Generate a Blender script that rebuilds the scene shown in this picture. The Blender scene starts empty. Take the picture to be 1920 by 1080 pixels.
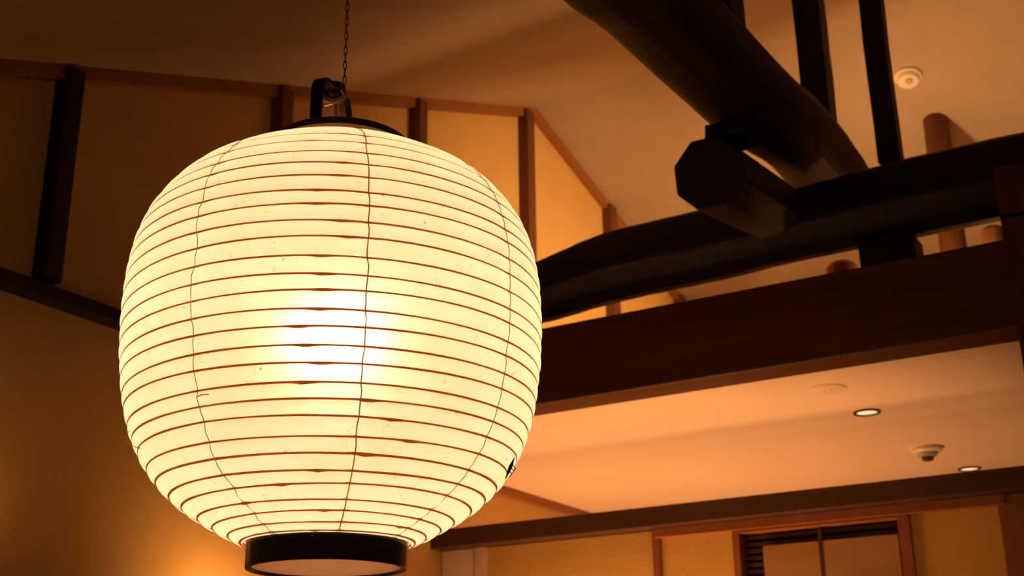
import bpy, bmesh, math, random
from mathutils import Vector, Matrix
random.seed(7)
sc = bpy.context.scene
COL = sc.collection
EYE = 1.5            # camera height over the floor; all z below are heights relative to the eye

# ------------------------------------------------------------------ camera
cd = bpy.data.cameras.new('camera')
cam = bpy.data.objects.new('camera', cd)
COL.objects.link(cam)
sc.camera = cam
cd.sensor_width = 36.0
cd.lens = 36.0 * 2370.0 / 1920.0
cd.clip_start = 0.02
R3 = Matrix(((0.50942343, -0.28766633, 0.81100915),
             (-0.86043914, -0.18287758, 0.47560516),
             (-0.0114998, 0.94010844, 0.3406815)))
# camera looks along -Z of its own frame
cam_x = Vector((0.50942343, -0.86043914, -0.0114998))
cam_y = Vector((-0.28766633, -0.18287758, 0.94010844))
cam_z = cam_x.cross(cam_y)
M4 = Matrix((( cam_x.x, cam_y.x, cam_z.x, 0), (cam_x.y, cam_y.y, cam_z.y, 0), (cam_x.z, cam_y.z, cam_z.z, EYE), (0, 0, 0, 1)))
cam.matrix_world = M4
cd.dof.use_dof = True
cd.dof.focus_distance = 1.68
cd.dof.aperture_fstop = 9.0

# ------------------------------------------------------------------ world, exposure
wd = bpy.data.worlds.new('World')
sc.world = wd
wd.use_nodes = True
wd.node_tree.nodes['Background'].inputs[0].default_value = (1.0, 0.55, 0.25, 1)
wd.node_tree.nodes['Background'].inputs[1].default_value = 0.002
vs = sc.view_settings
vs.view_transform = 'Standard'
vs.look = 'None'
vs.exposure = 0.0
vs.gamma = 1.0
vs.use_curve_mapping = False
sc.cycles.max_bounces = 10
sc.cycles.diffuse_bounces = 6
sc.cycles.transmission_bounces = 8
sc.cycles.sample_clamp_indirect = 4.0
sc.cycles.caustics_reflective = False

# ------------------------------------------------------------------ lights
WARM = (1.0, 0.44, 0.13)
def light(name, kind, loc, power, color=WARM, size=0.05, target=None, angle=90, blend=0.6):
    d = bpy.data.lights.new(name, kind)
    d.energy = power
    d.color = color
    if kind in ('POINT', 'SPOT'):
        d.shadow_soft_size = size
    if kind == 'AREA':
        d.shape = 'DISK'; d.size = size
    if kind == 'SPOT':
        d.spot_size = math.radians(angle); d.spot_blend = blend
    o = bpy.data.objects.new(name, d)
    COL.objects.link(o)
    o.location = (loc[0], loc[1], loc[2] + EYE)
    if target:
        v = Vector(target) - Vector(loc)
        o.rotation_euler = v.to_track_quat('-Z', 'Y').to_euler()
    return o

# unseen lights: two on top of the side aisle, wall lamps below the picture, then uplights and added fills
WARM2 = (1.0, 0.50, 0.18)
light('attic_roof_light', 'SPOT', (4.55, 1.35, 1.30), 102.0, color=WARM2, target=(6.05, 0.70, 2.50), angle=115, blend=1.0, size=0.10)
light('attic_gable_light', 'SPOT', (4.65, 0.10, 1.30), 460.0, color=WARM2, target=(5.35, 2.77, 1.40), angle=88, blend=1.0, size=0.10)
light('wall_lamp_light', 'SPOT', (2.92, 2.56, 0.32), 12.0, size=0.05, target=(2.92, 2.77, .42), angle=150, blend=.6)
light('wall_lamp_light', 'SPOT', (1.84, 2.57, 0.42), 5.0, size=0.05, target=(1.86, 2.77, .50), angle=140, blend=.8)
light('soffit_uplight', 'SPOT', (3.76, 1.98, -0.90), 190.0, color=(1.0, .45, .16), size=0.40, target=(4.24, 1.72, 1.05), angle=70, blend=0.7)  # unseen uplight for the soffit glow, cone kept off the left ceiling
light('soffit_uplight', 'SPOT', (4.74, 2.15, -0.85), 150.0, color=(1.0, .45, .16), size=0.40, target=(4.70, 2.05, 1.05), angle=115, blend=0.9)  # second uplight, added as fill where the lintel would shadow the soffit
light('partition_fill_light', 'SPOT', (2.3, 0.3, -0.9), 30.0, size=0.15, target=(4.13, 1.95, .45), angle=95, blend=0.9)  # added fill that brightens the partition, stands for no known lamp

# ------------------------------------------------------------------ materials
def mat(name, base, rough=0.6, var=None, scale=6.0, stretch=(1, 1, 1), bump=0.0, bscale=30.0, metallic=0.0, spec=0.4, detail=5, contrast=(0.3, 0.7)):
    m = bpy.data.materials.new(name); m.use_nodes = True
    nt = m.node_tree; b = nt.nodes['Principled BSDF']
    b.inputs['Base Color'].default_value = (*base, 1)
    b.inputs['Roughness'].default_value = rough
    b.inputs['Metallic'].default_value = metallic
    b.inputs['Specular IOR Level'].default_value = spec
    tc = nt.nodes.new('ShaderNodeTexCoord'); mp = nt.nodes.new('ShaderNodeMapping')
    mp.inputs['Scale'].default_value = stretch
    nt.links.new(tc.outputs['Object'], mp.inputs['Vector'])
    if var:
        n = nt.nodes.new('ShaderNodeTexNoise'); n.inputs['Scale'].default_value = scale; n.inputs['Detail'].default_value = detail
        n.inputs['Roughness'].default_value = 0.65
        r = nt.nodes.new('ShaderNodeValToRGB')
        r.color_ramp.elements[0].position = contrast[0]; r.color_ramp.elements[1].position = contrast[1]
        r.color_ramp.elements[0].color = (*base, 1); r.color_ramp.elements[1].color = (*var, 1)
        nt.links.new(mp.outputs[0], n.inputs['Vector']); nt.links.new(n.outputs['Fac'], r.inputs[0]); nt.links.new(r.outputs[0], b.inputs['Base Color'])
    if bump:
        n2 = nt.nodes.new('ShaderNodeTexNoise'); n2.inputs['Scale'].default_value = bscale; n2.inputs['Detail'].default_value = 4
        bp = nt.nodes.new('ShaderNodeBump'); bp.inputs['Strength'].default_value = bump; bp.inputs['Distance'].default_value = 0.01
        nt.links.new(mp.outputs[0], n2.inputs['Vector']); nt.links.new(n2.outputs['Fac'], bp.inputs['Height']); nt.links.new(bp.outputs[0], b.inputs['Normal'])
    return m

M = {}
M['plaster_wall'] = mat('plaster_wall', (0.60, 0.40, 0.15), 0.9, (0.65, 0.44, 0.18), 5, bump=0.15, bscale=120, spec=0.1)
M['plaster_low'] = mat('plaster_low', (0.62, 0.38, 0.10), 0.9, (0.68, 0.43, 0.13), 5, bump=0.15, bscale=120, spec=0.1)
M['plaster_ceiling'] = mat('plaster_ceiling', (0.43, 0.35, 0.26), 0.92, (0.48, 0.395, 0.30), 4, bump=0.1, bscale=90, spec=0.1)
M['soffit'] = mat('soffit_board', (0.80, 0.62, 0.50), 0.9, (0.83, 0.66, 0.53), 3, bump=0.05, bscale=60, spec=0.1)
M['dark_log'] = mat('smoked_log', (0.006, 0.004, 0.003), 0.6, (0.020, 0.010, 0.006), 5, (0.6, 3, 3), bump=0.5, bscale=14, spec=0.3)
M['dark_log_y'] = mat('smoked_log_long', (0.005, 0.0035, 0.003), 0.6, (0.014, 0.008, 0.006), 5, (3, 0.6, 3), bump=0.5, bscale=14, spec=0.3)
M['dark_post'] = mat('smoked_post', (0.006, 0.004, 0.003), 0.6, (0.014, 0.008, 0.005), 5, (3, 3, 0.6), bump=0.4, bscale=14, spec=0.3)
M['brown_beam'] = mat('stained_beam', (0.075, 0.026, 0.009), 0.5, (0.12, 0.045, 0.016), 4, (5, 0.5, 5), bump=0.2, bscale=20, spec=0.35)
M['brown_post'] = mat('stained_post', (0.08, 0.028, 0.010), 0.55, (0.13, 0.05, 0.018), 4, (5, 5, 0.5), bump=0.2, bscale=20, spec=0.35)
M['lintel'] = mat('stained_lintel', (0.05, 0.020, 0.009), 0.5, (0.075, 0.03, 0.013), 4, (5, 0.5, 5), bump=0.2, bscale=20, spec=0.35)
M['trim_wood'] = mat('red_trim_wood', (0.26, 0.10, 0.03), 0.5, (0.34, 0.14, 0.045), 5, (1, 6, 6), bump=0.1, bscale=30)
M['stud_wood'] = mat('stud_wood', (0.10, 0.038, 0.014), 0.55, (0.15, 0.06, 0.022), 4, (5, 5, 0.5), bump=0.2, bscale=20)
M['pale_panel'] = mat('pale_panel', (0.84, 0.72, 0.62), 0.8, (0.86, 0.75, 0.65), 6)
M['pale_post'] = mat('pale_post', (0.72, 0.54, 0.36), 0.6, (0.76, 0.58, 0.40), 6)
M['black_lacquer'] = mat('black_lacquer', (0.006, 0.005, 0.005), 0.22, (0.012, 0.009, 0.007), 8, spec=0.6)
M['black_iron'] = mat('black_iron', (0.008, 0.004, 0.002), 0.8, (0.014, 0.007, 0.004), 20, bump=0.2, bscale=80, spec=0.0)
M['chain_iron'] = mat('chain_iron', (0.05, 0.028, 0.018), 0.5, (0.08, 0.04, 0.02), 40, metallic=0.6)
M['copper'] = mat('copper_wire', (0.85, 0.42, 0.22), 0.3, (0.9, 0.5, 0.28), 60, metallic=0.8)
M['cord'] = mat('pale_cord', (0.66, 0.38, 0.24), 0.5, (0.72, 0.44, 0.3), 60)
M['white_plastic'] = mat('white_plastic', (0.86, 0.82, 0.74), 0.35, (0.88, 0.84, 0.77), 20)
M['grey_plastic'] = mat('shaded_plastic', (0.55, 0.47, 0.40), 0.5, (0.58, 0.50, 0.43), 20)
M['dark_plastic'] = mat('dark_plastic', (0.06, 0.03, 0.02), 0.4, (0.08, 0.04, 0.03), 20)
M['metal_rim'] = mat('metal_rim', (0.10, 0.06, 0.04), 0.3, (0.14, 0.08, 0.05), 30, metallic=0.8)
M['window_wood'] = mat('window_wood', (0.24, 0.075, 0.022), 0.5, (0.32, 0.11, 0.035), 5, (6, 6, 1), bump=0.1, bscale=30)
M['slat_wood'] = mat('slat_wood', (0.06, 0.024, 0.012), 0.5, (0.09, 0.036, 0.017), 6, (6, 1, 6))
M['tan_panel'] = mat('tan_panel', (0.36, 0.19, 0.07), 0.45, (0.44, 0.25, 0.10), 3, (1, 1, 4), spec=0.5)
M['floor'] = mat('floor_boards', (0.16, 0.08, 0.035), 0.5, (0.22, 0.11, 0.05), 3, (0.6, 6, 1), bump=0.15, bscale=20)
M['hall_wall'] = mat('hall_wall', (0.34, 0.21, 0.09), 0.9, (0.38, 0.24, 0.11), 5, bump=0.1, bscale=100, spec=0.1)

def emis(name, col, st, rough=0.4):
    m = bpy.data.materials.new(name); m.use_nodes = True
    b = m.node_tree.nodes['Principled BSDF']
    b.inputs['Base Color'].default_value = (0.8, 0.7, 0.55, 1); b.inputs['Roughness'].default_value = rough
    b.inputs['Emission Color'].default_value = (*col, 1); b.inputs['Emission Strength'].default_value = st
    return m
M['downlight_glow'] = emis('downlight_glow', (1.0, 0.80, 0.52), 0.85)
M['bulb_glass'] = emis('bulb_glass', (1.0, 0.68, 0.4), 4.0)
M['wall_lamp_glow'] = emis('wall_lamp_glow', (1.0, 0.6, 0.3), 3.0)

def thin_mat(name, col, trans, spread=0.0, tint=None, fibres=False):
    """thin sheet: diffuse + translucent (+ a rough forward lobe)"""
    m = bpy.data.materials.new(name); m.use_nodes = True
    nt = m.node_tree; nt.nodes.clear(); N = nt.nodes.new; L = nt.links.new
    out = N('ShaderNodeOutputMaterial'); dif = N('ShaderNodeBsdfDiffuse'); tr = N('ShaderNodeBsdfTranslucent'); mx = N('ShaderNodeMixShader')
    mx.inputs[0].default_value = trans
    dif.inputs[0].default_value = (*col, 1); tr.inputs[0].default_value = (*(tint or col), 1)
    last = mx
    L(dif.outputs[0], mx.inputs[1]); L(tr.outputs[0], mx.inputs[2])
    rf = None
    if spread:
        rf = N('ShaderNodeBsdfRefraction'); rf.inputs['Roughness'].default_value = 1.0; rf.inputs['IOR'].default_value = 1.18
        rf.inputs[0].default_value = (*(tint or col), 1)
        m2 = N('ShaderNodeMixShader'); m2.inputs[0].default_value = spread
        L(mx.outputs[0], m2.inputs[1]); L(rf.outputs[0], m2.inputs[2]); last = m2
    if fibres:
        tc = N('ShaderNodeTexCoord')
        def thr(fac_socket, lo, hi):
            r = N('ShaderNodeMapRange'); r.inputs['From Min'].default_value = lo; r.inputs['From Max'].default_value = hi
            L(fac_socket, r.inputs['Value']); return r.outputs[0]
        def math_(op, a, b=None, v=None):
            k = N('ShaderNodeMath'); k.operation = op; L(a, k.inputs[0])
            if b is not None: L(b, k.inputs[1])
            if v is not None: k.inputs[1].default_value = v
            return k.outputs[0]
        # long hair fibres: iso-lines of a warped noise, kept only in sparse patches
        def fibre(scale, seed, width, keep, kscale):
            mp = N('ShaderNodeMapping'); mp.inputs['Location'].default_value = (seed, seed * 1.7, seed * 0.3); L(tc.outputs['Object'], mp.inputs[0])
            n = N('ShaderNodeTexNoise'); n.inputs['Scale'].default_value = scale; n.inputs['Detail'].default_value = 2; L(mp.outputs[0], n.inputs['Vector'])
            a = math_('ABSOLUTE', math_('SUBTRACT', n.outputs['Fac'], v=0.5))
            line = thr(a, width, 0.0)
            k = N('ShaderNodeTexNoise'); k.inputs['Scale'].default_value = kscale; k.inputs['Detail'].default_value = 1; L(mp.outputs[0], k.inputs['Vector'])
            return math_('MULTIPLY', line, thr(k.outputs['Fac'], keep, keep + 0.05))
        f1 = fibre(26, 3.1, 0.006, 0.60, 30)
        f2 = fibre(45, 9.4, 0.008, 0.63, 40)
        vo = N('ShaderNodeTexVoronoi'); vo.inputs['Scale'].default_value = 26; L(tc.outputs['Object'], vo.inputs['Vector'])
        dot = thr(vo.outputs['Distance'], 0.075, 0.03)
        sp = N('ShaderNodeSeparateColor'); L(vo.outputs['Color'], sp.inputs[0])
        dots = math_('MULTIPLY', dot, thr(sp.outputs[0], 0.74, 0.78))
        fib = math_('MAXIMUM', math_('MULTIPLY', math_('MAXIMUM', f1, f2), v=0.45), math_('MULTIPLY', dots, v=0.65))
        cl = N('ShaderNodeTexNoise'); cl.inputs['Scale'].default_value = 17; cl.inputs['Detail'].default_value = 3; L(tc.outputs['Object'], cl.inputs['Vector'])
        cloud = thr(cl.outputs['Fac'], 0.35, 0.7)
        c1 = N('ShaderNodeMix'); c1.data_type = 'RGBA'; L(cloud, c1.inputs[0])
        c1.inputs[6].default_value = (*(tint or col), 1); c1.inputs[7].default_value = (tint[0] * .97, tint[1] * .93, tint[2] * .86, 1)
        c2 = N('ShaderNodeMix'); c2.data_type = 'RGBA'; L(fib, c2.inputs[0]); L(c1.outputs[2], c2.inputs[6]); c2.inputs[7].default_value = (0.10, 0.07, 0.035, 1)
        L(c2.outputs[2], tr.inputs[0]); L(c2.outputs[2], dif.inputs[0])
        if rf: L(c2.outputs[2], rf.inputs[0])
    L(last.outputs[0], out.inputs[0])
    return m
M['washi'] = thin_mat('washi_paper', (0.93, 0.86, 0.66), 0.62, 0.10, (0.97, 0.94, 0.80), True)
M['bamboo'] = thin_mat('bamboo_rib', (0.45, 0.20, 0.08), 0.7, 0, (0.75, 0.40, 0.17))
M['thread'] = thin_mat('seam_thread', (0.80, 0.45, 0.20), 0.6, 0, (0.85, 0.52, 0.22))
M['base_paper'] = thin_mat('base_board', (0.80, 0.62, 0.50), 0.5, 0, (0.80, 0.58, 0.42))
M['neck'] = thin_mat('neck_paper', (0.62, 0.36, 0.24), 0.4, 0, (0.55, 0.32, 0.2))
M['torn'] = mat('torn_paper_edge', (0.02, 0.012, 0.008), 0.8, (0.06, 0.03, 0.015), 60)

# ------------------------------------------------------------------ mesh helpers
class MB:
    def __init__(s): s.v = []; s.f = []; s.smooth = False
    def add(s, vs, fs):
        n = len(s.v); s.v += [Vector(p) for p in vs]; s.f += [tuple(i + n for i in q) for q in fs]
    def box(s, a, b):
        x0, y0, z0 = a; x1, y1, z1 = b
        s.add([(x0, y0, z0), (x1, y0, z0), (x1, y1, z0), (x0, y1, z0), (x0, y0, z1), (x1, y0, z1), (x1, y1, z1), (x0, y1, z1)],
              [(0, 3, 2, 1), (4, 5, 6, 7), (0, 1, 5, 4), (1, 2, 6, 5), (2, 3, 7, 6), (3, 0, 4, 7)])
        return s
    def prism(s, pts, ext):
        """polygon pts extruded by vector ext"""
        n = len(pts); e = Vector(ext)
        s.add([Vector(p) for p in pts] + [Vector(p) + e for p in pts],
              [tuple(range(n))[::-1], tuple(range(n, 2 * n))] + [(i, (i + 1) % n, n + (i + 1) % n, n + i) for i in range(n)])
        return s
    def tube(s, pts, radii, sides=10, jitter=0.0, caps=True, phase=0.0, seed=1, squash=1.0, bevel=True):
        rnd = random.Random(seed)
        P = [Vector(p) for p in pts]
        if not hasattr(radii, '__len__'): radii = [radii] * len(P)
        n0 = len(s.v); up = None; prof = [1 + rnd.uniform(-jitter, jitter) for _ in range(sides)]
        for i, p in enumerate(P):
            t = (P[min(i + 1, len(P) - 1)] - P[max(i - 1, 0)]).normalized()
            if up is None:
                up = Vector((0, 0, 1)) if abs(t.z) < 0.9 else Vector((1, 0, 0))
            u = (up - t * up.dot(t)).normalized(); w = t.cross(u); up = u
            for k in range(sides):
                a = phase + 2 * math.pi * k / sides
                r = radii[i] * prof[k] * (1 + rnd.uniform(-jitter, jitter) * 0.4)
                s.v.append(p + u * (r * math.sin(a) * squash) + w * (r * math.cos(a)))
        for i in range(len(P) - 1):
            for k in range(sides):
                a = n0 + i * sides + k; b = n0 + i * sides + (k + 1) % sides
                s.f.append((a, b, b + sides, a + sides))
        if caps:
            s.f.append(tuple(n0 + k for k in range(sides))[::-1])
            m = n0 + (len(P) - 1) * sides
            s.f.append(tuple(m + k for k in range(sides)))
        return s
    def ring(s, c, r_in, r_out, h, seg=64, axis=None):
        """flat-walled ring standing on c"""
        n0 = len(s.v); c = Vector(c)
        for (r, z) in ((r_in, 0), (r_out, 0), (r_out, h), (r_in, h)):
            for k in range(seg):
                a = 2 * math.pi * k / seg
                s.v.append(c + Vector((r * math.cos(a), r * math.sin(a), z)))
        for j in range(4):
            for k in range(seg):
                a = n0 + j * seg + k; b = n0 + j * seg + (k + 1) % seg
                c2 = n0 + ((j + 1) % 4) * seg + (k + 1) % seg; d = n0 + ((j + 1) % 4) * seg + k
                s.f.append((a, b, c2, d))
        return s
    def lathe(s, c, prof, seg=32, rot=None):
        """closed solid of revolution through (r, z) points, both ends on the axis"""
        n0 = len(s.v); c = Vector(c); rot = rot or Matrix.Identity(3)
        s.v.append(c + rot @ Vector((0, 0, prof[0][1])))
        for r, z in prof[1:-1]:
            for k in range(seg):
                a = 2 * math.pi * k / seg
                s.v.append(c + rot @ Vector((r * math.cos(a), r * math.sin(a), z)))
        s.v.append(c + rot @ Vector((0, 0, prof[-1][1]))); last = len(s.v) - 1; m = len(prof) - 2
        for k in range(seg):
            s.f.append((n0, n0 + 1 + (k + 1) % seg, n0 + 1 + k))
            s.f.append((last, n0 + 1 + (m - 1) * seg + k, n0 + 1 + (m - 1) * seg + (k + 1) % seg))
            for j in range(m - 1):
                a = n0 + 1 + j * seg + k; b = n0 + 1 + j * seg + (k + 1) % seg
                s.f.append((a, b, b + seg, a + seg))
        return s
    def build(s, name, m, parent=None, bevel=0.0, smooth=False, angle=35, label=None):
        base = parent_world(parent)
        vv = [(p.x - base.x, p.y - base.y, p.z + EYE - base.z) for p in s.v]
        me = bpy.data.meshes.new(name); me.from_pydata(vv, [], s.f)
        bm = bmesh.new(); bm.from_mesh(me); bmesh.ops.recalc_face_normals(bm, faces=bm.faces); bm.to_mesh(me); bm.free()
        me.materials.append(m)
        o = bpy.data.objects.new(name, me); COL.objects.link(o)
        if parent: o.parent = parent
        if smooth:
            me.polygons.foreach_set('use_smooth', [True] * len(me.polygons))
            try: me.set_sharp_from_angle(angle=math.radians(angle))
            except Exception: pass
        if bevel:
            b = o.modifiers.new('bevel', 'BEVEL'); b.width = bevel; b.segments = 2; b.limit_method = 'ANGLE'
        if label: o['label'] = label
        return o
def parent_world(p):
    v = Vector((0, 0, 0))
    while p: v += p.location; p = p.parent
    return v
def tag(o, label, cat, group=None, kind=None):
    o['label'] = label; o['category'] = cat
    if group: o['group'] = group
    if kind: o['kind'] = kind
    return o
def thing(name, loc, label, cat, group=None, kind=None):
    o = bpy.data.objects.new(name, None); COL.objects.link(o)
    o.empty_display_size = 0.05
    o.location = (loc[0], loc[1], loc[2] + EYE)
    return tag(o, label, cat, group, kind)
def B(a, b): return MB().box(a, b)

# ------------------------------------------------------------------ the setting
D = 2.77                   # gable wall plane (y)
RX, RZ = 4.93, 2.995       # ridge
def zl(x): return 1.018 + 0.4 * x
def zr(x): return RZ - 0.272 * (x - RX)
X0, X1, Y0 = -1.3, 7.3, -3.2
FL = -EYE

o = B((X0 - .1, Y0 - .1, FL - .1), (X1 + .1, D + .1, FL)).build('floor', M['floor'])
tag(o, 'brown boarded floor of the hall, below the picture', 'floor', kind='structure')

wb = MB().prism([(X0, D, FL), (X1, D, FL), (X1, D, zr(X1)), (RX, D, RZ), (X0, D, zl(X0))], (0, .12, 0)).build('wall_back', M['plaster_wall'])
tag(wb, 'yellow plastered gable wall with dark upright studs behind the lantern', 'wall', kind='structure')
for i, (xa, xb) in enumerate([(-0.61, -0.55), (.30, .36), (1.21, 1.27), (2.125, 2.185), (3.037, 3.097), (3.887, 3.946), (4.80, 4.87), (5.700, 5.775), (6.62, 6.69)]):
    top = (zl(xa) if xa < RX - .1 else zr(xb)) - 0.002
    zb = 1.21
    B((xa, D - .055, zb), (xb, D + .02, top)).build('stud', M['dark_post'] if i < 4 else M['stud_wood'], wb, bevel=.004)  # left studs get a darker wood: dimmer light there put into the colour
# rail across the gable wall
B((X0, D - .06, 1.155), (3.44, D + .02, 1.195)).build('rail', M['dark_post'], wb, bevel=.004, label='dark horizontal rail under the studs')
# cornice along both slopes
cz = 0.045
MB().prism([(X0, D - .035, zl(X0)), (RX, D - .035, RZ), (RX, D - .035, RZ - cz), (X0, D - .035, zl(X0) - cz)], (0, .05, 0)).build('cornice', M['trim_wood'], wb)
MB().prism([(RX, D - .035, RZ), (X1, D - .035, zr(X1)), (X1, D - .035, zr(X1) - cz), (RX, D - .035, RZ - cz)], (0, .05, 0)).build('cornice', M['trim_wood'], wb)

o = MB().prism([(X0 - .1, Y0 - .1, zl(X0 - .1)), (RX, Y0 - .1, RZ), (RX, Y0 - .1, RZ + .1), (X0 - .1, Y0 - .1, zl(X0 - .1) + .1)], (0, D - Y0 + .3, 0)).build('ceiling', M['plaster_ceiling'])
tag(o, 'dim plastered roof slope above the lantern, rising to the ridge', 'ceiling', kind='structure')
o = MB().prism([(RX, Y0 - .1, RZ), (X1 + .1, Y0 - .1, zr(X1 + .1)), (X1 + .1, Y0 - .1, zr(X1 + .1) + .1), (RX, Y0 - .1, RZ + .1)], (0, D - Y0 + .3, 0)).build('ceiling', M['plaster_ceiling'])
tag(o, 'brighter plastered roof slope beyond the ridge, behind the dark posts', 'ceiling', kind='structure')
o = B((3.52, Y0, 1.047), (X1, D, 1.12)).build('ceiling', M['soffit'])
tag(o, 'flat orange-lit aisle ceiling below the big squared beam, holding the downlights', 'ceiling', kind='structure')
tr = B((3.58, D - .018, 1.012), (X1, D + .01, 1.047)).build('trim_1', M['trim_wood'])
tag(tr, 'thin brown trim where the flat aisle ceiling meets the end wall', 'trim', kind='structure')

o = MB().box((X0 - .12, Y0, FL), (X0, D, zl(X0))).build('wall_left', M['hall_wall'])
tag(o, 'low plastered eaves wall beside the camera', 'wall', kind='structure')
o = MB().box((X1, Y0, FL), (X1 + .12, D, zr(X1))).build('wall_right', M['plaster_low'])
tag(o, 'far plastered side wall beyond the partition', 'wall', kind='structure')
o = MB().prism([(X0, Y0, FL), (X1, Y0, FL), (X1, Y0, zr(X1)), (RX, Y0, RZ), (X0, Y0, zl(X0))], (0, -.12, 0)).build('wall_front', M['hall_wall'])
tag(o, 'plastered gable wall behind the camera', 'wall', kind='structure')

# partition under the lintel, plane x = 4.13
PX = 4.13
pt = thing('wall_partition', (PX, 0, FL), 'low partition of mustard plaster bays with brown frames under the lintel', 'wall', kind='structure')
def pbox(name, y0, y1, z0, z1, x0, x1, m, bevel=.002, label=None):
    return B((PX + x0, y0, z0), (PX + x1, y1, z1)).build(name, m, pt, bevel=bevel, label=label)
pbox('pale_panel', 2.606, 2.765, FL, .716, .02, .06, M['pale_panel'], label='pale panel beside the end wall')
pbox('pale_post', 2.562, 2.606, FL, .716, .005, .07, M['pale_post'])
pbox('plaster_panel', 1.86, 2.562, FL, .716, .03, .07, M['plaster_low'])
pbox('jamb', 1.835, 1.862, FL, .716, .0, .08, M['window_wood'])
pbox('head_rail', .665, 1.85, .683, .7165, -.012, .09, M['window_wood'])
pbox('plaster_panel', 1.56, 1.836, FL, .70, .02, .07, M['plaster_low'])
pbox('plaster_panel', .69, .965, FL, .70, .02, .07, M['plaster_low'])
pbox('jamb', .56, .69, FL, .716, .0, .08, M['window_wood'])
pbox('plaster_panel', Y0, .56, FL, .716, .02, .07, M['plaster_low'])
pbox('plaster_panel', .965, 1.56, FL, -.60, .02, .07, M['plaster_low'])

# window with slatted blind and two tan panels
wn = thing('window_1', (PX, 1.262, -.60), 'brown framed window with dark slats and two tan panels, under the lintel', 'window', kind='structure')
for (a, b) in ((1.537, 1.562), (.963, 1.0)):
    B((PX - .004, a, -.60), (PX + .07, b, .683)).build('jamb', M['window_wood'], wn, bevel=.002)
B((PX - .004, 1.0, -.60), (PX + .07, 1.537, -.56)).build('sill', M['window_wood'], wn, bevel=.002)
B((PX - .004, 1.0, .672), (PX + .07, 1.537, .683)).build('head', M['window_wood'], wn, bevel=.002)
B((PX + .075, .98, -.58), (PX + .085, 1.55, .68)).build('backing', M['dark_plastic'], wn)
B((PX + .012, 1.256, -.56), (PX + .032, 1.268, .672)).build('mullion', M['slat_wood'], wn)
slat_me = None
for k in range(54):
    z = .660 - k * .0228
    if slat_me is None:
        s0 = MB().box((PX + .040, 1.002, z - .006), (PX + .058, 1.535, z + .006)).build('slat', M['slat_wood'], wn); slat_me = s0; zf = z
    else:
        c = slat_me.copy(); COL.objects.link(c); c.parent = wn; c.location = (0, 0, z - zf)
for (a, b) in ((1.268, 1.462), (1.008, 1.256)):
    B((PX + .014, a, -.55), (PX + .024, b, .626)).build('tan_panel', M['tan_panel'], wn, bevel=.002)

# ------------------------------------------------------------------ squared timbers
o = B((4.075, Y0, .717), (4.205, D, .787)).build('lintel_beam', M['lintel'], bevel=.004)
tag(o, 'dark slim squared lintel running along the top of the partition', 'beam')
o = B((3.44, Y0, 1.03), (3.572, D, 1.284)).build('squared_beam', M['brown_beam'], bevel=.005)
tag(o, 'deep dark brown squared beam along the edge of the aisle ceiling', 'beam')
o = B((3.28, .30, FL), (3.438, .4405, 1.29)).box((3.28, .30, 1.28), (3.373, .4405, 1.43)).build('corner_post', M['brown_post'])
tag(o, 'reddish brown squared post in front of the squared beam at the right edge', 'post')
o = B((3.45, .70, 1.285), (3.57, .86, 1.366)).build('bearing_block', M['dark_post'], bevel=.008)
tag(o, 'black block wedged between the squared beam and the log above', 'block')

# ------------------------------------------------------------------ logs
def smooth_path(pts, radii, n=6):
    P = [Vector(p) for p in pts]; out = []; rr = []
    for i in range(len(P) - 1):
        p0 = P[max(i - 1, 0)]; p1 = P[i]; p2 = P[i + 1]; p3 = P[min(i + 2, len(P) - 1)]
        for k in range(n):
            t = k / n
            out.append(0.5 * ((2 * p1) + (p2 - p0) * t + (2 * p0 - 5 * p1 + 4 * p2 - p3) * t * t + (3 * p1 - p0 - 3 * p2 + p3) * t ** 3))
            rr.append(radii[i] * (1 - t) + radii[i + 1] * t)
    out.append(P[-1]); rr.append(radii[-1])
    return out, rr
def log(name, pts, radii, m, label, sides=11, jit=.03, seed=3, n=6, phase=0.2):
    p, r = smooth_path(pts, radii, n)
    o = MB().tube(p, r, sides, jit, seed=seed, phase=phase).build(name, m, bevel=.006, smooth=True, angle=40)
    return tag(o, label, 'beam')
LX = 3.50
log('long_log', [(LX, 2.76, 1.385), (LX, 2.25, 1.400), (LX, 1.93, 1.435), (LX, 1.67, 1.470), (LX, 1.366, 1.474), (LX, 1.05, 1.480), (LX, .70, 1.487), (LX, .413, 1.487), (LX, .1, 1.475), (LX, -1.2, 1.46)],
    [.075, .080, .105, .118, .118, .111, .118, .118, .116, .11], M['dark_log_y'], 'thick black log lying lengthwise just above the squared beam')
TY = 1.0
log('tie_log', [(1.9, TY, 1.583), (2.17, TY, 1.607), (2.357, TY, 1.632), (3.056, TY, 1.68), (3.50, TY, 1.745), (3.93, TY, 1.72)],
    [.122, .124, .122, .125, .120, .118], M['dark_log'], 'black hewn tie log slanting down from the top of the photo onto the crossing', seed=9)
log('log_nose', [(2.87, 1.08, 1.411), (3.10, 1.08, 1.447), (3.37, 1.08, 1.492)], [.103, .100, .094], M['dark_log'],
    'short black log with faceted sawn end pointing at the lantern, under the tie log', sides=8, jit=.02, seed=5, phase=0.39)
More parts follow.
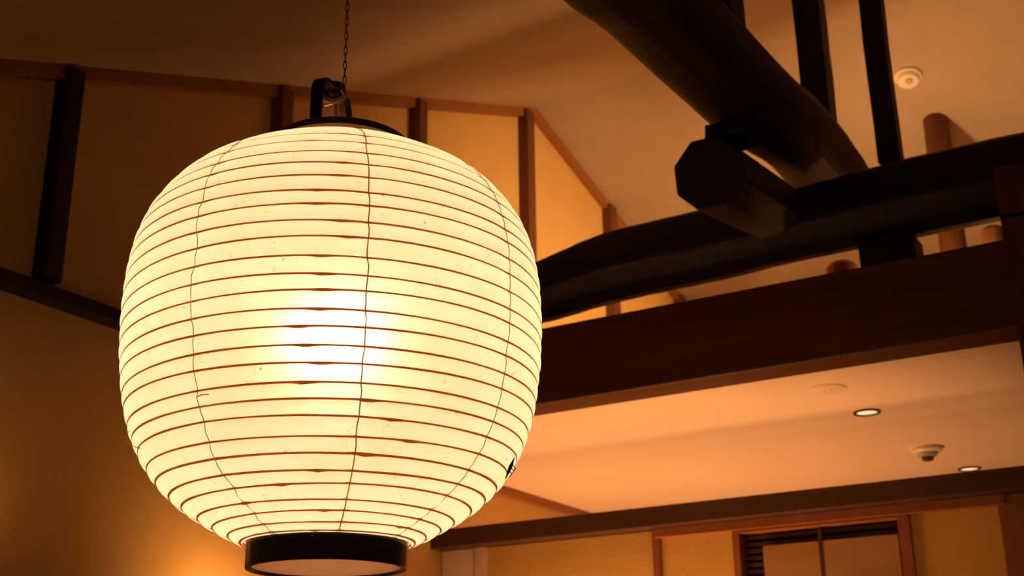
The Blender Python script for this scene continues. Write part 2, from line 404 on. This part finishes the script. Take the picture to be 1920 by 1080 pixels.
# posts
def post(name, x, y, z0, z1, w, m, label, group=None, rnd=0, lean=(0, 0)):
    mb = MB()
    n = 7; pts = []; rr = []
    r_ = random.Random(rnd)
    for i in range(n):
        t = i / (n - 1)
        pts.append((x + lean[0] * t + r_.uniform(-.002, .002), y + lean[1] * t + r_.uniform(-.002, .002), z0 + (z1 - z0) * t)); rr.append(w * .707 * (1 + r_.uniform(-.02, .02)))
    mb.tube(pts, rr, 4, .01, phase=math.pi / 4, seed=rnd)
    o = mb.build(name, m, bevel=.006)
    return tag(o, label, 'post', group)
post('strut', 3.72, TY, 1.855, zl(3.72) - .01, .090, M['dark_post'], 'thick black strut rising from the tie log to the roof', rnd=2)
post('strut', 3.50, .745, 1.603, zl(3.50) - .01, .066, M['dark_post'], 'thinner black strut next to the smoke detector, standing on the lengthwise log', rnd=3)
post('strut', 2.80, TY, 1.795, zl(2.80) - .01, .12, M['dark_post'], 'black strut at the top edge of the photo on the tie log', rnd=4)
post('strut', 2.93, 1.03, 1.518, 1.548, .105, M['dark_post'], 'squat black stub between the tie log and the faceted log end', rnd=5)
# round posts in the attic
o = MB().tube([(5.70, .985, 1.12), (5.70, .985, 2.0), (5.70, .985, 2.60), (5.70, .985, zr(5.70) + .02)], [.062, .060, .060, .058], 20, .01, seed=8).build('round_post', M['brown_post'], smooth=True)
tag(o, 'brown round post rising behind the lengthwise log to the bright roof slope', 'post')
o = MB().tube([(5.2, .735, 1.12), (5.2, .735, 1.7), (5.2, .735, 1.985), (5.2, .735, 2.0)], [.050, .050, .048, .036], 20, .01, seed=9).build('round_post', M['brown_post'], smooth=True)
tag(o, 'short brown round stump seen through the gap beside the corner post', 'post')

o = MB().tube([(4.2, 1.11, 1.12), (4.2, 1.11, 1.45), (4.2, 1.11, 1.575), (4.2, 1.11, 1.593)], [.060, .058, .056, .040], 14, .04, seed=12).build('round_post', M['trim_wood'], smooth=True)
tag(o, 'pale knotty stump seen in the gap between black log and squared beam', 'post')
# ------------------------------------------------------------------ ceiling fittings
def zrn():  # normal of the bright slope, pointing down into the room
    return Vector((-0.272, 0, -1)).normalized()
def rot_to(n):
    return Vector((0, 0, 1)).rotation_difference(n).to_matrix()
rd = rot_to(zrn())
c = Vector((5.36, 1.02, zr(5.36)))
t = thing('smoke_detector', c, 'white round smoke detector on the bright roof slope by the thin strut', 'detector')
MB().lathe(c, [(0, 0), (.060, 0), (.062, .012), (.058, .018), (0, .018)], 40, rd).build('base', M['white_plastic'], t, smooth=True)
MB().lathe(c, [(0, .016), (.050, .018), (.052, .026), (.046, .040), (.028, .046), (0, .046)], 40, rd).build('cover', M['white_plastic'], t, smooth=True)
MB().lathe(c + rd @ Vector((.012, -.006, 0)), [(0, .044), (.018, .045), (.018, .052), (.012, .055), (0, .055)], 24, rd).build('sensor_cap', M['grey_plastic'], t, smooth=True)

dn = Matrix(((1, 0, 0), (0, -1, 0), (0, 0, -1)))
SZ = 1.047
c = Vector((3.83, 1.10, SZ))
t = thing('ceiling_speaker', c, 'flat pale round cover on the aisle ceiling nearest the big beam', 'cover')
MB().lathe(c, [(0, -.002), (.062, -.002), (.062, .003), (.054, .006), (0, .007)], 40, dn).build('cover_plate', M['soffit'], t, smooth=True)
for dx in (-.012, .010):
    MB().lathe(c + Vector((dx * .3, dx, 0)), [(0, .004), (.004, .005), (.004, .010), (.002, .012), (0, .012)], 12, dn).build('screw', M['white_plastic'], t, smooth=True)
for (x, y, lab) in ((4.19, 1.075, 'lit round recessed downlight nearer the big beam'), (5.36, .985, 'lit recessed downlight half hidden by the dark lintel')):
    c = Vector((x, y, SZ))
    t = thing('downlight', c, lab, 'downlight', 'recessed downlights in the aisle ceiling')
    MB().ring((x, y, SZ - .006), .036, .045, .012, 40).build('rim', M['metal_rim'], t, smooth=True)
    MB().lathe(c, [(0, -.004), (.037, -.004), (.037, .001), (.020, .003), (0, .004)], 32, dn).build('lens', M['downlight_glow'], t, smooth=True)
    light('downlight_light', 'SPOT', (x, y, SZ - .02), 1.5, target=(x, y, -1), angle=70, blend=.5, size=.03)
c = Vector((4.87, 1.04, SZ))
t = thing('smoke_detector', c, 'pale smoke detector on the aisle ceiling, between the two downlights', 'detector')
MB().lathe(c, [(0, -.002), (.058, -.002), (.058, .014), (.050, .020), (0, .020)], 40, dn).build('base', M['white_plastic'], t, smooth=True)
MB().lathe(c, [(0, .018), (.040, .019), (.036, .034), (0, .036)], 32, dn).build('cover', M['grey_plastic'], t, smooth=True)
MB().lathe(c, [(0, .034), (.022, .035), (.022, .046), (.016, .05), (0, .05)], 24, dn).build('sensor_cap', M['dark_plastic'], t, smooth=True)

# lamps that light the hall, outside the picture
def wall_lamp(x, z, lab):
    t = thing('wall_lamp', (x, D, z), lab, 'lamp')
    B((x - .05, D - .02, z - .10), (x + .05, D, z - .0)).build('back_plate', M['window_wood'], t, bevel=.004)
    B((x - .012, D - .14, z - .075), (x + .012, D - .02, z - .055)).build('arm', M['window_wood'], t, bevel=.003)
    MB().ring((x, D - .17, z - .08), .060, .066, .07, 32).build('shade', M['base_paper'], t, smooth=True)
    MB().lathe(Vector((x, D - .17, z - .06)), [(0, -.03), (.02, -.02), (.035, .0), (.02, .025), (0, .03)], 16).build('bulb', M['wall_lamp_glow'], t, smooth=True)
wall_lamp(2.95, 0.36, 'small bracket lamp on the gable wall below the lantern, outside the photo')
wall_lamp(1.84, 0.46, 'small bracket lamp low on the gable wall, outside the photo')

# ------------------------------------------------------------------ the lantern
LC = Vector((1.4136, 1.1350, 0.5641)); LH = 0.2957
ZC = [-1 + .2 * i for i in range(11)]
RC = [.1179, .2182, .2662, .2897, .3001, .3053, .3048, .2990, .2788, .2287, .1170]
def lr(z):
    """radius of the shade at height z over the lantern's centre (Catmull-Rom through the measured radii)"""
    u = (z / LH + 1) / .2
    u = min(max(u, 0), 9.9999); i = int(u); t = u - i
    g = lambda k: RC[min(max(k, 0), 10)]
    p0, p1, p2, p3 = g(i - 1), g(i), g(i + 1), g(i + 2)
    if i == 0: p0 = 2 * RC[0] - RC[1] - .04
    if i == 9: p3 = 2 * RC[10] - RC[9] - .05
    return 0.5 * (2 * p1 + (p2 - p0) * t + (2 * p0 - 5 * p1 + 4 * p2 - p3) * t * t + (3 * p1 - p0 - 3 * p2 + p3) * t ** 3)
ribz = [-.2939, -.2857, -.2742, -.2630, -.2483, -.2341, -.2165, -.1979, -.1754, -.1570, -.1367, -.1131, -.0932, -.0685, -.0478, -.0229, -.0019, .0221, .0486, .0714, .0956, .1169, .1393, .1620, .1836, .2070, .2260, .2430, .2580, .2710, .2820, .2900]
FA = math.atan2(-LC.y, -LC.x)              # azimuth that faces the camera
SEAMS = [-.645, .122, .87, 1.66, 2.44, -3.05, -2.25, -1.62]
lan = thing('paper_lantern', (LC.x, LC.y, LC.z - LH - .03), 'large glowing white paper lantern with brown ribs and black rings, hanging on a chain', 'lantern')
def cyl(az, r, z): return (LC.x + r * math.cos(FA + az), LC.y + r * math.sin(FA + az), LC.z + z)
# wave of each rib round the lantern: hand-tied, so a little uneven
rw = random.Random(21)
waves = [(rw.uniform(0, 6.28), rw.uniform(0, 6.28), rw.uniform(.0002, .0009), rw.uniform(.0002, .0006)) for _ in ribz]
def rz_at(i, az):
    a, b, p, q = waves[i]
    sag = 0
    return ribz[i] + p * math.sin(az + a) + q * math.sin(3 * az + b)
SEG = 216; SUB = 5
mb = MB()
edges = [-LH] + ribz + [LH]
rows = []
for i in range(len(edges) - 1):
    for k in range(SUB):
        rows.append((i, k / SUB))
rows.append((len(edges) - 2, 1.0))
rn = random.Random(5)
bulge = [rn.uniform(.8, 1.15) for _ in edges]
for (i, t) in rows:
    for s in range(SEG):
        az = 2 * math.pi * s / SEG
        za = edges[0] if i == 0 else rz_at(i - 1, az)
        zb = edges[-1] if i == len(edges) - 2 else rz_at(i, az)
        gap = zb - za
        z = za + gap * t
        r = lr(z)
        # pinch at seams, bulge between ribs
        dseam = min(abs((az - q + math.pi) % (2 * math.pi) - math.pi) for q in SEAMS)
        pin = .0012 * math.exp(-(dseam / .03) ** 2)
        arc = math.sqrt(gap * gap + (lr(zb) - lr(za)) ** 2)
        bl = 4 * t * (1 - t) * (0.10 * arc) * bulge[i]
        # outward normal in (r, z)
        dz = .002; dr = lr(z + dz) - lr(z - dz); nn = math.hypot(2 * dz, dr)
        nr, nz = 2 * dz / nn, -dr / nn
        p = cyl(az, r + (bl - pin) * nr, z + (bl - pin) * nz)
        mb.v.append(Vector(p))
for j in range(len(rows) - 1):
    for s in range(SEG):
        a = j * SEG + s; b = j * SEG + (s + 1) % SEG
        mb.f.append((a, b, b + SEG, a + SEG))
mb.build('paper_shade', M['washi'], lan, smooth=True, angle=60)
# bamboo ribs, each with a thicker lapped splice
SPL = {}
rs = random.Random(11)
for i, z in enumerate(ribz):
    # the laps drift round the lantern from rib to rib
    t = i / (len(ribz) - 1)
    SPL[i] = [-.06 + .10 * rs.uniform(-1, 1) if 9 < i < 27 else rs.uniform(-1.0, .9), rs.uniform(1.6, 4.2)]
SPL[8] = [.28, 2.2]; SPL[9] = [.16, 2.6]; SPL[7] = [.40, 2.0]; SPL[5] = [-.07, 2.8]; SPL[4] = [-.30, 3.2]; SPL[6] = [.18, 2.4]
for i, z in enumerate(ribz):
    n = 180; ns = 6; m2 = MB(); base_r = .0014 if i > 6 else .0018
    if i > 24: base_r = .0011
    for s in range(n):
        az = 2 * math.pi * s / n
        zz = rz_at(i, az); r = lr(zz)
        lap = sum(math.exp(-(((az - q + math.pi) % (2 * math.pi) - math.pi) / .035) ** 2) for q in SPL[i])
        rad = base_r * (1 + .10 * math.sin(7 * az + i)) + .0013 * lap
        dz = .002; dr = lr(z + dz) - lr(z - dz); nn = math.hypot(2 * dz, dr); nr, nz = 2 * dz / nn, -dr / nn
        cr = r - .0004 * nr; czz = zz - .0004 * nz - .0010 * lap * nr
        for k in range(ns):
            a = 2 * math.pi * k / ns
            m2.v.append(Vector(cyl(az, cr + rad * math.cos(a), czz + rad * math.sin(a))))
    for s in range(n):
        for k in range(ns):
            a = s * ns + k; b = s * ns + (k + 1) % ns; s2 = (s + 1) % n
            m2.f.append((a, b, s2 * ns + (k + 1) % ns, s2 * ns + k))
    m2.build('rib', M['bamboo'], lan, smooth=True, angle=80)
# seam threads down the outside
for q, az0 in enumerate(SEAMS):
    rq = random.Random(40 + q); pts = []
    for i, z in enumerate(ribz):
        a = az0 + rq.uniform(-1, 1) * (.010 if q == 0 else .004)
        r = lr(rz_at(i, a)); pts.append(cyl(a, r + .0012, rz_at(i, a)))
        if i < len(ribz) - 1:
            zm = (z + ribz[i + 1]) / 2; gap = ribz[i + 1] - z
            arc = math.hypot(gap, lr(ribz[i + 1]) - lr(z))
            pts.append(cyl(a + rq.uniform(-1, 1) * .003, lr(zm) + .10 * arc * bulge[i + 1] * .95 + .0003, zm))
    pts = [cyl(az0, lr(-LH) + .0008, -LH)] + pts + [cyl(az0, lr(LH) + .0008, LH)]
    MB().tube(pts, .0009 if q == 1 else .0006, 5).build('seam_thread', M['thread'], lan, smooth=True)
# rings
ZB = LC.z - LH; ZT = LC.z + LH
MB().ring((LC.x, LC.y, ZB - .034), .1045, .1125, .038, 96).build('bottom_ring', M['black_lacquer'], lan, bevel=.0012, smooth=True)
MB().ring((LC.x, LC.y, ZT + .0105), .099, .1090, .0165, 96).build('top_ring', M['black_lacquer'], lan, bevel=.0012, smooth=True)
MB().lathe(Vector((LC.x, LC.y, ZB - .022)), [(0, -.008), (.104, -.008), (.104, .004), (0, .004)], 64).build('base_plate', M['base_paper'], lan, smooth=True, label='pale inner base plate')
# little nail heads on the bottom ring
for az in (-.18, 1.3, 2.9, -1.8):
    p = Vector(cyl(az, .1128, -LH - .004)); MB().lathe(p, [(0, -.0008), (.0009, -.0004), (.0009, .0004), (0, .0008)], 8).build('nail', M['copper'], lan, smooth=True)
# cross bar and bail (flat black iron arch)
rx = Vector((cam_x.x, cam_x.y, 0)).normalized(); fx = Vector((-rx.y, rx.x, 0))
if fx.dot(Vector((LC.x, LC.y, 0))) < 0: fx = -fx
ax = Vector((LC.x, LC.y, 0))
p1 = ax + rx * -.036 + fx * -.050; p2 = ax + rx * -.002 + fx * .045
zt0 = ZT + .012
bar = MB(); path = []
dirv = (p2 - p1).normalized(); wv = Vector((-dirv.y, dirv.x, 0)) * .0100
for (t, h) in ((0, 0), (0, .075), (.02, .102), (.08, .114), (.20, .119), (.5, .12), (.8, .119), (.92, .114), (.98, .102), (1, .075), (1, 0)):
    path.append((p1 + (p2 - p1) * t, zt0 + h))
for idx, (p, z) in enumerate(path):
    pa = path[max(idx - 1, 0)]; pb = path[min(idx + 1, len(path) - 1)]
    tan = Vector(((pb[0] - pa[0]).dot(dirv), pb[1] - pa[1])).normalized()
    nn = dirv * (-tan.y) * .0022 + Vector((0, 0, tan.x * .0022))
    c0 = Vector((p.x, p.y, z))
    for sgn_w, sgn_n in ((-1, -1), (1, -1), (1, 1), (-1, 1)):
        bar.v.append(c0 + wv * sgn_w + nn * sgn_n)
for j in range(len(path) - 1):
    for k in range(4):
        bar.f.append((4 * j + k, 4 * j + (k + 1) % 4, 4 * j + 4 + (k + 1) % 4, 4 * j + 4 + k))
bar.f.append((0, 1, 2, 3)); bar.f.append(tuple(4 * (len(path) - 1) + k for k in range(4)))
bar.build('bail', M['black_iron'], lan, bevel=.0008)
for p in (p1, p2):   # feet reaching across to the ring
    side = Vector((p.x, p.y, 0)) - ax
    q = ax + side.normalized() * .100
    MB().box((min(p.x, q.x) - .006, min(p.y, q.y) - .006, zt0 - .004), (max(p.x, q.x) + .006, max(p.y, q.y) + .006, zt0 + .002)).build('bail_foot', M['black_iron'], lan)
# bulb inside
MB().lathe(Vector((LC.x, LC.y, LC.z + .03)), [(0, -.034), (.018, -.03), (.032, -.01), (.032, .008), (.018, .035), (.013, .06), (0, .06)], 20).build('bulb', M['bulb_glass'], lan, smooth=True)
MB().lathe(Vector((LC.x, LC.y, LC.z + .085)), [(0, -.028), (.010, -.028), (.011, .02), (.004, .03), (.002, .2), (0, .2)], 16).build('lamp_holder', M['black_iron'], lan, smooth=True)
bl = light('lantern_bulb_light', 'POINT', (LC.x, LC.y, LC.z + .02), 16.0, color=(1.0, .70, .42), size=.045)
# frayed bits: a loose thread loop, a thread end and a torn dark flap
MB().tube([cyl(-1.36, lr(-.150) + .001, -.150), cyl(-1.42, lr(-.160) + .012, -.158), cyl(-1.38, lr(-.172) + .009, -.170), cyl(-1.26, lr(-.182) + .001, -.182)], .0006, 5).build('loose_thread', M['thread'], lan)
MB().tube([cyl(-.645, lr(-.146) + .003, -.146), cyl(-.61, lr(-.146) + .005, -.1445), cyl(-.57, lr(-.145) + .005, -.146)], .0007, 5).build('loose_thread', M['thread'], lan)
fl = MB()
def sp(az, z, off): return Vector(cyl(az, lr(z) + off, z))
fl.add([sp(1.275, -.180, .004), sp(1.34, -.191, .005), sp(1.37, -.200, .005), sp(1.41, -.207, .003), sp(1.335, -.204, .004), sp(1.265, -.194, .004)],
       [(0, 1, 5), (1, 2, 4, 5), (2, 3, 4)])
fl.build('torn_flap', M['torn'], lan, label='dark torn flap on the paper')
for k in range(3):
    z0 = -.190 - .004 * k
    MB().tube([sp(1.34, z0, .005), sp(1.40, z0 - .001, .008), sp(1.44, z0 - .003, .006)], .0008, 5).build('torn_fibre', M['torn'] if k != 1 else M['thread'], lan)
MB().ring((LC.x, LC.y, ZT - .004), .1140, .1152, .0165, 96).build('neck_band', M['neck'], lan, smooth=True)

# ------------------------------------------------------------------ chain, hook, cord
mid = p1 + (p2 - p1) * .55
hz = zt0 + .116
hk = thing('hook', (mid.x, mid.y, hz), 'dark round shackle looped over the lantern bail, under the chain', 'hook')
pts = []
rt = rx
for k in range(15):
    a = math.pi * 2 * k / 14
    pts.append(Vector((mid.x, mid.y, hz + .000)) + rt * (.015 * math.sin(a)) + Vector((0, 0, .015 * math.cos(a))))
MB().tube(pts, .0062, 8, caps=False).build('shackle', M['chain_iron'], hk, smooth=True)
MB().tube([Vector((mid.x, mid.y, hz + .012)), Vector((mid.x, mid.y, hz + .012)) + rt * .010 + Vector((0, 0, .004))], .004, 8).build('pin', M['black_iron'], hk, smooth=True)
cx = mid + rt * .016
ch = thing('hanging_chain', (cx.x, cx.y, hz + .012), 'thin dark chain rising from the lantern to the roof', 'chain')
z = hz + .014; ztop = zl(cx.x) - .012; k = 0; proto = None; step = .0135
while z < ztop:
    if k < 2:
        d = rt if k == 0 else fx
        ring = []
        for j in range(13):
            a = 2 * math.pi * j / 12
            ring.append(Vector((cx.x, cx.y, z + .008)) + d * (.0026 * math.sin(a)) + Vector((0, 0, .0085 * math.cos(a))))
        o = MB().tube(ring, .0009, 6, caps=False).build('link', M['chain_iron'], ch, smooth=True)
        if k == 0: proto = [o, None]; zk0 = z
        else: proto[1] = o
    else:
        o = proto[k % 2].copy(); COL.objects.link(o); o.parent = ch; o.location = (0, 0, (k - k % 2) * step)
    z += step; k += 1
MB().lathe(Vector((cx.x, cx.y, zl(cx.x) - .004)), [(0, -.02), (.008, -.018), (.02, -.004), (.02, .012), (0, .012)], 20).build('ceiling_hook', M['chain_iron'], ch, smooth=True)
cd0 = thing('power_cord', (mid.x, mid.y, ZT), 'pale twisted power cord with copper highlights coming out of the lantern top', 'cord')
c0 = Vector((LC.x, LC.y, 0)) - fx * .02
def cp(r, f, z): v = ax + rx * r + fx * f; return Vector((v.x, v.y, z))
MB().tube([cp(.004, -.03, ZT - .02), cp(.000, -.03, ZT + .03), cp(-.006, -.03, ZT + .06), cp(-.010, -.03, ZT + .09)], [.004, .005, .0055, .004], 8).build('sleeve', M['cord'], cd0, smooth=True)
MB().tube([cp(.016, -.03, ZT - .02), cp(.010, -.03, ZT + .03), cp(.004, -.03, ZT + .065), cp(.0, -.03, ZT + .09)], [.004, .0045, .005, .004], 8).build('sleeve', M['cord'], cd0, smooth=True)
MB().tube([cp(-.034, -.02, ZT + 0.114), cp(-.030, -.028, ZT + 0.098), cp(-.018, -.03, ZT + 0.092), cp(-.004, -.03, ZT + 0.096), cp(.004, -.028, ZT + 0.106), cp(-.002, -.024, ZT + 0.116)], .0018, 7).build('wire', M['copper'], cd0, smooth=True)
MB().tube([cp(-.026, -.032, ZT + 0.086), cp(-.012, -.034, ZT + 0.089), cp(.002, -.034, ZT + 0.094), cp(.009, -.03, ZT + 0.104), cp(.004, -.026, ZT + 0.120)], .0016, 7).build('wire', M['copper'], cd0, smooth=True)
MB().tube([cp(.013, -.03, ZT + .014), cp(.024, -.032, ZT + .016)], .0035, 8).build('plug_tip', M['white_plastic'], cd0, smooth=True)
